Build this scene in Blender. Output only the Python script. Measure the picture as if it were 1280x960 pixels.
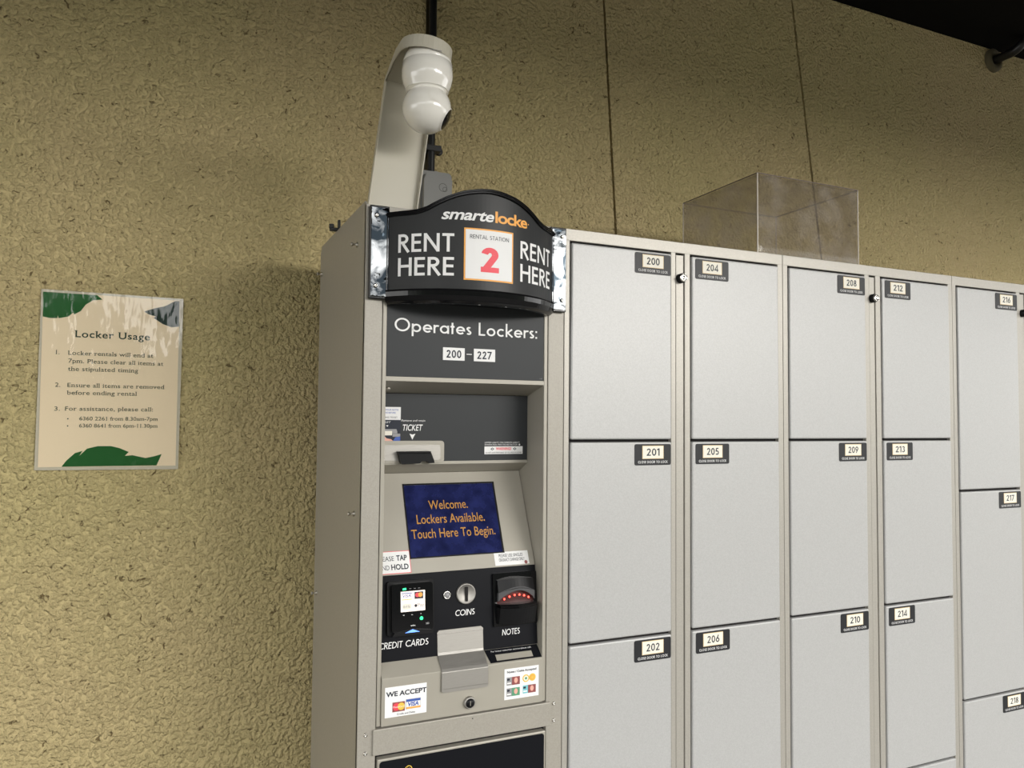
import bpy, bmesh, math, random
from math import sin, cos, pi, radians
from mathutils import Vector, Matrix
random.seed(7)
for o in list(bpy.data.objects): bpy.data.objects.remove(o)
S = bpy.context.scene
COL = S.collection

# ------------------------------------------------------------------ camera
cd = bpy.data.cameras.new('camera'); cam = bpy.data.objects.new('camera', cd); COL.objects.link(cam)
YAW, PITCH, ROLL = 0.418216, 0.044459, 0.009028
fw = Vector((sin(YAW)*cos(PITCH), cos(YAW)*cos(PITCH), sin(PITCH)))
rt = Vector((cos(YAW), -sin(YAW), 0)); up = rt.cross(fw)
r2 = cos(ROLL)*rt + sin(ROLL)*up; u2 = -sin(ROLL)*rt + cos(ROLL)*up
m = Matrix((r2, u2, -fw)).transposed().to_4x4(); m.translation = Vector((-0.793965, -1.478229, 1.4083))
cam.matrix_world = m
cd.sensor_fit = 'HORIZONTAL'; cd.sensor_width = 36.0; cd.lens = 955.863/1280*36.0
cd.clip_start = 0.05; cd.clip_end = 200
S.camera = cam

# ------------------------------------------------------------------ sky, lights, exposure
w = bpy.data.worlds.new('overcast_sky'); S.world = w; w.use_nodes = True
nt = w.node_tree; nt.nodes.clear()
wo = nt.nodes.new('ShaderNodeOutputWorld'); bg = nt.nodes.new('ShaderNodeBackground')
tc = nt.nodes.new('ShaderNodeTexCoord'); wn = nt.nodes.new('ShaderNodeTexNoise'); wr = nt.nodes.new('ShaderNodeValToRGB')
wn.inputs['Scale'].default_value = 2.2; wn.inputs['Detail'].default_value = 5
wr.color_ramp.elements[0].position = .35; wr.color_ramp.elements[0].color = (.66, .66, .66, 1)
wr.color_ramp.elements[1].position = .65; wr.color_ramp.elements[1].color = (1, .985, .94, 1)
nt.links.new(tc.outputs['Generated'], wn.inputs['Vector']); nt.links.new(wn.outputs['Fac'], wr.inputs['Fac'])
nt.links.new(wr.outputs['Color'], bg.inputs['Color']); nt.links.new(bg.outputs['Background'], wo.inputs['Surface'])
bg.inputs['Strength'].default_value = 4.5
S.view_settings.view_transform = 'Standard'; S.view_settings.look = 'None'; S.view_settings.gamma = 1
S.view_settings.use_curve_mapping = False
S.view_settings.exposure = 0.0

def area(name, loc, aim, sx, sy, power, col):
    ld = bpy.data.lights.new(name, 'AREA'); ld.shape = 'RECTANGLE'; ld.size = sx; ld.size_y = sy
    ld.energy = power; ld.color = col
    o = bpy.data.objects.new(name, ld); COL.objects.link(o); o.location = loc
    o.rotation_euler = (Vector(aim)-Vector(loc)).to_track_quat('-Z', 'Y').to_euler()
    return o
o_ = area('daylight_opening', (0, -2.38, 1.45), (0, 0, 1.45), 18, 2.9, 1, (1, 1, 1)); o_.data.cycles.is_portal = True   # sky portal in the opening
area('bright_sky_gap', (4.0, -7, 3.15), (1.0, .6, 1.2), 4.6, 1.1, 300, (1, .96, .90))

# ------------------------------------------------------------------ materials
def mat(name, col, rough=.5, metal=0., bump=None, spec=.5, emit=None, noise=None, coat=0.):
    M = bpy.data.materials.new(name); M.use_nodes = True; n = M.node_tree; b = n.nodes['Principled BSDF']
    b.inputs['Base Color'].default_value = (*col, 1); b.inputs['Roughness'].default_value = rough
    b.inputs['Metallic'].default_value = metal; b.inputs['Specular IOR Level'].default_value = spec
    if coat: b.inputs['Coat Weight'].default_value = coat; b.inputs['Coat Roughness'].default_value = .05
    if emit: b.inputs['Emission Color'].default_value = (*col, 1); b.inputs['Emission Strength'].default_value = emit
    t = n.nodes.new('ShaderNodeTexCoord')
    if noise:                      # (scale, amount): slight variation of colour
        ns = n.nodes.new('ShaderNodeTexNoise'); ns.inputs['Scale'].default_value = noise[0]; ns.inputs['Detail'].default_value = 6
        mr = n.nodes.new('ShaderNodeMapRange'); mr.inputs['To Min'].default_value = 1-noise[1]; mr.inputs['To Max'].default_value = 1+noise[1]
        mr.inputs['From Min'].default_value = .3; mr.inputs['From Max'].default_value = .7
        mx = n.nodes.new('ShaderNodeVectorMath'); mx.operation = 'SCALE'; mx.inputs[0].default_value = col
        n.links.new(t.outputs['Object'], ns.inputs['Vector']); n.links.new(ns.outputs['Fac'], mr.inputs['Value'])
        n.links.new(mr.outputs['Result'], mx.inputs['Scale']); n.links.new(mx.outputs['Vector'], b.inputs['Base Color'])
    if bump:                       # (scale, strength, distance)
        ns = n.nodes.new('ShaderNodeTexNoise'); ns.inputs['Scale'].default_value = bump[0]; ns.inputs['Detail'].default_value = 3
        bp = n.nodes.new('ShaderNodeBump'); bp.inputs['Strength'].default_value = bump[1]; bp.inputs['Distance'].default_value = bump[2]
        n.links.new(t.outputs['Object'], ns.inputs['Vector']); n.links.new(ns.outputs['Fac'], bp.inputs['Height'])
        n.links.new(bp.outputs['Normal'], b.inputs['Normal'])
    return M

def stucco():
    M = bpy.data.materials.new('olive_stucco'); M.use_nodes = True; n = M.node_tree; L = n.links.new; b = n.nodes['Principled BSDF']
    b.inputs['Roughness'].default_value = .85; b.inputs['Specular IOR Level'].default_value = .25
    t = n.nodes.new('ShaderNodeTexCoord')
    def noise(sc, det=4, dist=0.):
        q = n.nodes.new('ShaderNodeTexNoise'); q.inputs['Scale'].default_value = sc; q.inputs['Detail'].default_value = det
        q.inputs['Distortion'].default_value = dist; L(t.outputs['Object'], q.inputs['Vector']); return q
    def mr(src, a, c, lo, hi):
        q = n.nodes.new('ShaderNodeMapRange'); q.interpolation_type = 'SMOOTHSTEP'
        q.inputs['From Min'].default_value = a; q.inputs['From Max'].default_value = c
        q.inputs['To Min'].default_value = lo; q.inputs['To Max'].default_value = hi; L(src, q.inputs['Value']); return q.outputs['Result']
    def math_(op, a, c):
        q = n.nodes.new('ShaderNodeMath'); q.operation = op
        for i, s in enumerate((a, c)):
            if isinstance(s, (int, float)): q.inputs[i].default_value = s
            else: L(s, q.inputs[i])
        return q.outputs[0]
    big = noise(1.6, 3); lump = noise(98, 3, .15); grain = noise(260, 3); pit = noise(70, 3, 1.0)
    lumps = mr(lump.outputs['Fac'], .36, .74, 0, 1.3)
    pits = mr(pit.outputs['Fac'], .26, .37, 0, 1)           # rare holes
    h = math_('ADD', math_('MULTIPLY', lumps, 1.0), math_('MULTIPLY', grain.outputs['Fac'], .5))
    h = math_('ADD', h, math_('MULTIPLY', pits, .9))
    bp = n.nodes.new('ShaderNodeBump'); bp.inputs['Strength'].default_value = .9; bp.inputs['Distance'].default_value = .0068
    L(h, bp.inputs['Height']); L(bp.outputs['Normal'], b.inputs['Normal'])
    cr = n.nodes.new('ShaderNodeValToRGB'); L(big.outputs['Fac'], cr.inputs['Fac'])
    cr.color_ramp.elements[0].position = .35; cr.color_ramp.elements[0].color = (.595, .500, .245, 1)
    cr.color_ramp.elements[1].position = .65; cr.color_ramp.elements[1].color = (0.62, .500, .265, 1)
    mx = n.nodes.new('ShaderNodeMix'); mx.data_type = 'RGBA'
    mx.inputs[6].default_value = (.22, .16, .07, 1); L(pits, mx.inputs[0]); L(cr.outputs['Color'], mx.inputs[7])
    L(mx.outputs[2], b.inputs['Base Color'])
    return M

def flake(name, col, rough, metal):
    """powder coat with fine metal flake"""
    M = mat(name, col, rough, metal); n = M.node_tree; L = n.links.new; b = n.nodes['Principled BSDF']
    t = n.nodes.new('ShaderNodeTexCoord')
    v = n.nodes.new('ShaderNodeTexVoronoi'); v.inputs['Scale'].default_value = 420; L(t.outputs['Object'], v.inputs['Vector'])
    ns = n.nodes.new('ShaderNodeTexNoise'); ns.inputs['Scale'].default_value = 300; L(t.outputs['Object'], ns.inputs['Vector'])
    bp = n.nodes.new('ShaderNodeBump'); bp.inputs['Strength'].default_value = .25; bp.inputs['Distance'].default_value = .0006
    L(ns.outputs['Fac'], bp.inputs['Height']); L(bp.outputs['Normal'], b.inputs['Normal'])
    sp = n.nodes.new('ShaderNodeSeparateColor'); L(v.outputs['Color'], sp.inputs['Color'])
    mr = n.nodes.new('ShaderNodeMapRange'); mr.inputs['To Min'].default_value = .95; mr.inputs['To Max'].default_value = 1.05
    L(sp.outputs['Red'], mr.inputs['Value'])
    mx = n.nodes.new('ShaderNodeVectorMath'); mx.operation = 'SCALE'; mx.inputs[0].default_value = col
    L(mr.outputs['Result'], mx.inputs['Scale']); L(mx.outputs['Vector'], b.inputs['Base Color'])
    return M

def front_only(n, fr):
    # one reflection per sheet: only where a ray enters it
    g = n.nodes.new('ShaderNodeNewGeometry'); q = n.nodes.new('ShaderNodeMath'); q.operation = 'SUBTRACT'; q.inputs[0].default_value = 1
    p = n.nodes.new('ShaderNodeMath'); p.operation = 'MULTIPLY'
    n.links.new(g.outputs['Backfacing'], q.inputs[1]); n.links.new(q.outputs[0], p.inputs[0]); n.links.new(fr.outputs[0], p.inputs[1]); return p.outputs[0]

def acrylic():
    M = bpy.data.materials.new('scratched_clear_acrylic'); M.use_nodes = True; n = M.node_tree; L = n.links.new; n.nodes.clear()
    o = n.nodes.new('ShaderNodeOutputMaterial'); tr = n.nodes.new('ShaderNodeBsdfTransparent'); gl = n.nodes.new('ShaderNodeBsdfGlossy')
    df = n.nodes.new('ShaderNodeBsdfDiffuse'); m1 = n.nodes.new('ShaderNodeMixShader'); m2 = n.nodes.new('ShaderNodeMixShader')
    fr = n.nodes.new('ShaderNodeFresnel'); fr.inputs['IOR'].default_value = 1.28
    tr.inputs['Color'].default_value = (.90, .89, .88, 1); gl.inputs['Roughness'].default_value = .04; df.inputs['Color'].default_value = (.55, .5, .45, 1)
    t = n.nodes.new('ShaderNodeTexCoord'); ns = n.nodes.new('ShaderNodeTexNoise'); ns.inputs['Scale'].default_value = 14; ns.inputs['Detail'].default_value = 6
    L(t.outputs['Object'], ns.inputs['Vector']); mr = n.nodes.new('ShaderNodeMapRange')
    mr.inputs['From Min'].default_value = .45; mr.inputs['From Max'].default_value = .75; mr.inputs['To Min'].default_value = .05; mr.inputs['To Max'].default_value = .22
    L(ns.outputs['Fac'], mr.inputs['Value']); L(mr.outputs['Result'], m1.inputs['Fac'])
    ff = front_only(n, fr)
    L(tr.outputs[0], m1.inputs[1]); L(df.outputs[0], m1.inputs[2]); L(ff, m2.inputs['Fac']); L(m1.outputs[0], m2.inputs[1]); L(gl.outputs[0], m2.inputs[2])
    L(m2.outputs[0], o.inputs['Surface'])
    return M

def brushed(name, col, rough):
    M = mat(name, col, rough, 1.0); n = M.node_tree; L = n.links.new; b = n.nodes['Principled BSDF']
    t = n.nodes.new('ShaderNodeTexCoord'); mp = n.nodes.new('ShaderNodeMapping'); mp.inputs['Scale'].default_value = (60, 900, 900)
    ns = n.nodes.new('ShaderNodeTexNoise'); ns.inputs['Scale'].default_value = 1; ns.inputs['Detail'].default_value = 4
    L(t.outputs['Object'], mp.inputs['Vector']); L(mp.outputs['Vector'], ns.inputs['Vector'])
    mr = n.nodes.new('ShaderNodeMapRange'); mr.inputs['To Min'].default_value = rough-.1; mr.inputs['To Max'].default_value = rough+.2
    L(ns.outputs['Fac'], mr.inputs['Value']); L(mr.outputs['Result'], b.inputs['Roughness'])
    bp = n.nodes.new('ShaderNodeBump'); bp.inputs['Strength'].default_value = .2; bp.inputs['Distance'].default_value = .0003
    L(ns.outputs['Fac'], bp.inputs['Height']); L(bp.outputs['Normal'], b.inputs['Normal'])
    return M

m_wall = stucco()
m_joint = mat('joint_filler', (.10, .085, .045), .9, noise=(20, .1))
m_ceil = mat('dark_ceiling_paint', (.004, .0038, .003), .95, noise=(5, .2), spec=.1)
m_floor = mat('dark_paving', (.09, .085, .075), .8, noise=(4, .15))
m_door = flake('silver_powder_coat', (.465, .466, .463), .42, .12)
m_frame = flake('warm_grey_powder_coat', (.415, .395, .355), .42, .25)
m_kiosk = flake('kiosk_beige_paint', (.36, .338, .295), .45, .12)
m_gap = mat('shadow_gap', (.012, .010, .010), .9)
m_liner = mat('kiosk_liner_paint', (.375, .352, .30), .42, .1, noise=(6, .05))
m_grey = mat('charcoal_panel_film', (.040, .043, .046), .42, spec=.18, bump=(500, .15, .0003))
m_dark = mat('black_panel_film', (.008, .0085, .011), .38, spec=.12, bump=(500, .1, .0003))
m_signface = mat('sign_face_vinyl', (.030, .031, .032), .35, spec=.18)
m_gloss = mat('gloss_black_plastic', (.006, .006, .007), .10, spec=.32)
m_black = mat('satin_black_plastic', (.012, .012, .013), .30, spec=.18)
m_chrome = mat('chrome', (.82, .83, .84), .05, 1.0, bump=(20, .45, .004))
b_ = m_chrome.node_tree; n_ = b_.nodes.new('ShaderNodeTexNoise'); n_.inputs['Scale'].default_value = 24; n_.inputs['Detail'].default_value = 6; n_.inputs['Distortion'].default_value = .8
q_ = b_.nodes.new('ShaderNodeValToRGB'); q_.color_ramp.elements[0].position = .45; q_.color_ramp.elements[0].color = (.012, .016, .020, 1); q_.color_ramp.elements[1].position = .66; q_.color_ramp.elements[1].color = (.26, .27, .28, 1)  # dark blotches paint tree and sky reflections into the base colour
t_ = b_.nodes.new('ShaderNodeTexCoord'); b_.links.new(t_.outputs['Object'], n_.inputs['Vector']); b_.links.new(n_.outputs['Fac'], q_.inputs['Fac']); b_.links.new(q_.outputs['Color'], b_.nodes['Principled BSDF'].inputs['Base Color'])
m_screw = mat('screw_steel', (.60, .58, .54), .25, 1.0)
m_steel = brushed('brushed_steel', (.40, .385, .36), .50)
m_zinc = mat('zinc_bolt', (.50, .47, .42), .35, .9)
m_white = mat('white_print', (.86, .86, .86), .5, spec=.2)
m_cream = mat('cream_print', (.86, .82, .72), .5)
m_orange = mat('orange_print', (.90, .42, .08), .5)
m_red = mat('red_print', (.85, .07, .10), .5)
m_ink = mat('dark_ink', (.03, .035, .05), .5, spec=.18)
m_blue = mat('blue_print', (.04, .10, .42), .5)
m_green = mat('green_print', (.10, .32, .18), .5)
m_gold = mat('gold_print', (.80, .55, .08), .5)
m_skin = mat('pink_print', (.80, .42, .34), .5)
m_grey_print = mat('grey_print', (.30, .30, .31), .5)
m_tan = mat('tan_print', (.80, .62, .36), .5)
m_lip = mat('dark_grey_lip', (.10, .10, .105), .35)
m_teal = mat('teal_print', (.20, .55, .62), .5)
m_maroon = mat('maroon_print', (.28, .07, .07), .5)
m_plate = mat('number_plate_grey', (.022, .023, .026), .42, spec=.28)
m_screen = mat('screen_backlight_blue', (.010, .013, .055), .12, emit=.5, noise=(34, .7), coat=1.)
m_screentext = mat('screen_text_orange', (.46, .22, .045), .3, emit=.10)
m_lcd = mat('lcd_white', (.93, .84, .78), .3, emit=.35)
m_ledred = mat('led_red', (1, .06, .04), .3, emit=6)
m_redglow = mat('throat_red_glow', (.05, .006, .006), .4)  # red LED glow painted into the throat colour
m_ledgreen = mat('led_green', (.03, .75, .25), .3, emit=1.6)
m_ledblue = mat('led_blue', (.12, .28, .9), .3, emit=1.6)
m_hedge = mat('hedge_leaves', (.02, .035, .012), .8, noise=(6, .6))
m_camwhite = mat('glossy_white_plastic', (.88, .86, .80), .16, coat=.6)
m_bracket = mat('cream_painted_steel', (.54, .51, .42), .35)
m_conduit = mat('black_conduit', (.008, .008, .008), .35)
m_socket = mat('grey_socket_plastic', (.25, .25, .24), .5)
m_paper = mat('peach_poster_paper', (1, .83, .60), .6, spec=.1)
m_leaf = mat('poster_leaf_green', (.012, .115, .022), .5, spec=.18)
m_leafdark = mat('poster_leaf_dark', (.012, .03, .025), .5, spec=.18)
m_postink = mat('poster_ink', (.025, .055, .04), .5, spec=.18)
m_acr = acrylic()
m_edge = mat('polished_acrylic_edge', (.62, .56, .50), .25)
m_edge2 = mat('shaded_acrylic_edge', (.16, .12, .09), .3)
m_knob = mat('lock_chrome', (.70, .69, .66), .18, 1.0)
def laminate():
    M = bpy.data.materials.new('wavy_laminate_film'); M.use_nodes = True; n = M.node_tree; L = n.links.new; n.nodes.clear()
    o = n.nodes.new('ShaderNodeOutputMaterial'); tr = n.nodes.new('ShaderNodeBsdfTransparent'); gl = n.nodes.new('ShaderNodeBsdfGlossy')
    mx = n.nodes.new('ShaderNodeMixShader'); fr = n.nodes.new('ShaderNodeFresnel'); fr.inputs['IOR'].default_value = 1.45
    tr.inputs['Color'].default_value = (.96, .96, .95, 1); gl.inputs['Roughness'].default_value = .06
    t = n.nodes.new('ShaderNodeTexCoord'); mp = n.nodes.new('ShaderNodeMapping'); mp.inputs['Scale'].default_value = (14, 14, 5)
    ns = n.nodes.new('ShaderNodeTexNoise'); ns.inputs['Scale'].default_value = 1.0; ns.inputs['Detail'].default_value = 3
    bp = n.nodes.new('ShaderNodeBump'); bp.inputs['Strength'].default_value = .5; bp.inputs['Distance'].default_value = .010
    L(t.outputs['Object'], mp.inputs['Vector']); L(mp.outputs['Vector'], ns.inputs['Vector']); L(ns.outputs['Fac'], bp.inputs['Height'])
    L(bp.outputs['Normal'], gl.inputs['Normal']); L(bp.outputs['Normal'], fr.inputs['Normal'])
    L(front_only(n, fr), mx.inputs['Fac']); L(tr.outputs[0], mx.inputs[1]); L(gl.outputs[0], mx.inputs[2]); L(mx.outputs[0], o.inputs['Surface'])
    return M
m_film = laminate()

# ------------------------------------------------------------------ helpers
class MB:
    """collects geometry in world coordinates, then links ONE mesh object"""
    def __init__(s): s.v = []; s.f = []; s.mi = []; s.m = []; s.sm = []
    def slot(s, m):
        if m not in s.m: s.m.append(m)
        return s.m.index(m)
    def add(s, vs, fs, m, smooth=False):
        k = len(s.v); s.v += [tuple(q) for q in vs]; i = s.slot(m)
        for f in fs: s.f.append(tuple(k+j for j in f)); s.mi.append(i); s.sm.append(smooth)
    def box(s, x0, x1, y0, y1, z0, z1, m):
        s.add([(x, y, z) for x in (x0, x1) for y in (y0, y1) for z in (z0, z1)],
              [(0, 1, 3, 2), (4, 6, 7, 5), (0, 4, 5, 1), (2, 3, 7, 6), (0, 2, 6, 4), (1, 5, 7, 3)], m)
    def bbox(s, x0, x1, y0, y1, z0, z1, m, b=.002, seg=2):
        bm = bmesh.new(); bmesh.ops.create_cube(bm, size=1)
        for q in bm.verts: q.co = Vector(((x0+x1)/2+q.co.x*(x1-x0), (y0+y1)/2+q.co.y*(y1-y0), (z0+z1)/2+q.co.z*(z1-z0)))
        bmesh.ops.bevel(bm, geom=bm.edges[:], offset=b, segments=seg, affect='EDGES', profile=.5)
        bm.verts.index_update(); s.add([q.co[:] for q in bm.verts], [[q.index for q in f.verts] for f in bm.faces], m); bm.free()
    def prism(s, pts, P, d0, d1, m, mside=None):
        """outline pts (2D) mapped by P(x, y, off); from offset d0 to d1"""
        n = len(pts); a = [P(x, y, d0) for x, y in pts]; b = [P(x, y, d1) for x, y in pts]
        s.add(a+b, [tuple(range(n))[::-1], tuple(range(n, 2*n))], m)
        s.add(a+b, [(i, (i+1) % n, n+(i+1) % n, n+i) for i in range(n)], mside or m)
    def lathe(s, prof, c, ax, m, seg=24, smooth=True):
        """prof: (r, t) pairs, turned about axis ax through c"""
        ax = Vector(ax).normalized(); e1 = ax.orthogonal().normalized(); e2 = ax.cross(e1); c = Vector(c); vs = []
        for r, t in prof:
            for k in range(seg):
                a = 2*pi*k/seg; vs.append(c+ax*t+(e1*cos(a)+e2*sin(a))*max(r, 1e-5))
        fs = [(i*seg+k, i*seg+(k+1) % seg, (i+1)*seg+(k+1) % seg, (i+1)*seg+k) for i in range(len(prof)-1) for k in range(seg)]
        s.add(vs, fs, m, smooth)
        s.add(vs, [tuple(range(seg))[::-1], tuple(range((len(prof)-1)*seg, len(prof)*seg))], m)
    def tube(s, path, r, m, seg=14):
        path = [Vector(p) for p in path]; vs = []; prev = None
        for i, p in enumerate(path):
            t = (path[min(i+1, len(path)-1)]-path[max(i-1, 0)]).normalized()
            e = t.orthogonal().normalized() if prev is None else (prev-t*prev.dot(t)).normalized()
            prev = e; g = t.cross(e)
            vs += [p+(e*cos(2*pi*k/seg)+g*sin(2*pi*k/seg))*r for k in range(seg)]
        n = len(path)
        s.add(vs, [(i*seg+k, i*seg+(k+1) % seg, (i+1)*seg+(k+1) % seg, (i+1)*seg+k) for i in range(n-1) for k in range(seg)], m, True)
        s.add(vs, [tuple(range(seg))[::-1], tuple(range((n-1)*seg, n*seg))], m)
    def build(s, name, parent=None, kind=None, recalc=True):
        me = bpy.data.meshes.new(name); o = bpy.data.objects.new(name, me)
        org = Vector((0, 0, 0))
        if parent: org = Vector(parent['org'])
        me.from_pydata([Vector(v)-org for v in s.v], [], s.f)
        for m_ in s.m: me.materials.append(m_)
        for p, i, q in zip(me.polygons, s.mi, s.sm): p.material_index = i; p.use_smooth = q
        if recalc:
            bm = bmesh.new(); bm.from_mesh(me); bmesh.ops.recalc_face_normals(bm, faces=bm.faces); bm.to_mesh(bm and me); bm.free()
        COL.objects.link(o)
        if parent: o.parent = parent; o['org'] = list(org)
        if kind: o['kind'] = kind
        return o
def child(o, parent, org):          # sub-part helper
    o['org'] = list(org); return o
def thing(name, loc, label, cat, group=None):
    o = bpy.data.objects.new(name, None); COL.objects.link(o); o.location = loc; o.empty_display_size = .05
    o['org'] = list(loc); o['label'] = label; o['category'] = cat
    if group: o['group'] = group
    return o
def P_face(y):                      # upright plane facing the viewer, standing off by d
    return lambda x, z, d=0: (x, y-d, z)
def P_slope(y1, z1, y2, z2):        # plane through two heights, facing the viewer
    dy, dz = y2-y1, z2-z1; L_ = math.hypot(dy, dz); ny, nz = -abs(dz)/L_, (dy/L_)*(-1 if dz > 0 else 1)*-1
    if nz < 0 and dy < 0: nz = abs(nz)
    ny, nz = -abs(dz)/L_, (abs(dy)/L_ if dy*dz > 0 else -abs(dy)/L_)
    return lambda x, z, d=0: (x, y1+(z-z1)*dy/dz+ny*d, z+nz*d)
def rrect(x0, x1, z0, z1, r, n=4):
    p = []
    for cx, cz, a in ((x1-r, z1-r, 0), (x0+r, z1-r, 90), (x0+r, z0+r, 180), (x1-r, z0+r, 270)):
        for k in range(n+1): t = radians(a+90*k/n); p.append((cx+r*cos(t), cz+r*sin(t)))
    return p
def circ(cx, cz, r, n=20, rz=None): return [(cx+r*cos(2*pi*k/n), cz+(rz or r)*sin(2*pi*k/n)) for k in range(n)]
def quad(mb, P, x0, x1, z0, z1, m, d=.0004, nx=1):
    for i in range(nx):
        a, b = x0+(x1-x0)*i/nx, x0+(x1-x0)*(i+1)/nx
        mb.add([P(a, z0, d), P(b, z0, d), P(b, z1, d), P(a, z1, d)], [(0, 1, 2, 3)], m)
def poly(mb, P, pts, m, d=.0004): mb.add([P(x, z, d) for x, z in pts], [tuple(range(len(pts)))], m)

# --- lettering 1: Blender's own font turned into flat meshes
_fc = {}
def font_mesh(txt, bold=0., shear=0., space=1.):
    key = (txt, bold, shear, space)
    if key in _fc: return _fc[key]
    c = bpy.data.curves.new('t', 'FONT'); c.body = txt; c.size = 1; c.offset = bold; c.shear = shear; c.space_character = space
    c.fill_mode = 'FRONT'; c.resolution_u = 4
    o = bpy.data.objects.new('t', c); COL.objects.link(o)
    me = bpy.data.meshes.new_from_object(o.evaluated_get(bpy.context.evaluated_depsgraph_get()))
    vs = [(v.co.x, v.co.y) for v in me.vertices]; fs = [tuple(p.vertices) for p in me.polygons]
    bpy.data.objects.remove(o); bpy.data.curves.remove(c); bpy.data.meshes.remove(me)
    _fc[key] = (vs, fs); return vs, fs
def cap_h():
    vs, _ = font_mesh('H'); return max(v[1] for v in vs)
CAPH = cap_h()
def slabs(vs, fs):
    """slab serifs on the flat ends of upright stems"""
    from collections import Counter
    ec = Counter()
    for f in fs:
        for i in range(len(f)): ec[tuple(sorted((f[i], f[(i+1) % len(f)])))] += 1
    out = []; xh = max(v[1] for v in font_mesh('x')[0]); asc = max(v[1] for v in font_mesh('l')[0])
    for (a, b), c in ec.items():
        if c != 1: continue
        (x0, y0), (x1, y1) = vs[a], vs[b]
        if abs(y0-y1) > .004: continue
        wd = abs(x1-x0)
        if not .05 < wd < .24: continue
        xa, xb = min(x0, x1), max(x0, x1); t = .055
        if abs(y0) < .01: out.append((xa-.06, xb+.06, 0, t))
        elif abs(y0-CAPH) < .012 or abs(y0-asc) < .01: out.append((xa-.06, xb+.02, y0-t, y0))
        elif abs(y0-xh) < .012: out.append((xa-.06, xb+.0, y0-t, y0))
    return out
def text(mb, P, txt, x0, x1, base, cap, m, d=.0008, bold=0., shear=0., serif=False, space=1., slope=0.):
    vs, fs = font_mesh(txt, bold, shear, space)
    a, b = min(v[0] for v in vs), max(v[0] for v in vs); sx = (x1-x0)/(b-a); sz = cap/CAPH
    f = lambda x, y, dd=d: P(x0+(x-a)*sx, base+y*sz+slope*(x-a)*sx, dd)
    mb.add([f(*v) for v in vs], fs, m)
    if serif:
        for (p, q, r, s_) in slabs(vs, fs): mb.add([f(p, r, d+.0001), f(q, r, d+.0001), f(q, s_, d+.0001), f(p, s_, d+.0001)], [(0, 1, 2, 3)], m)
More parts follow.
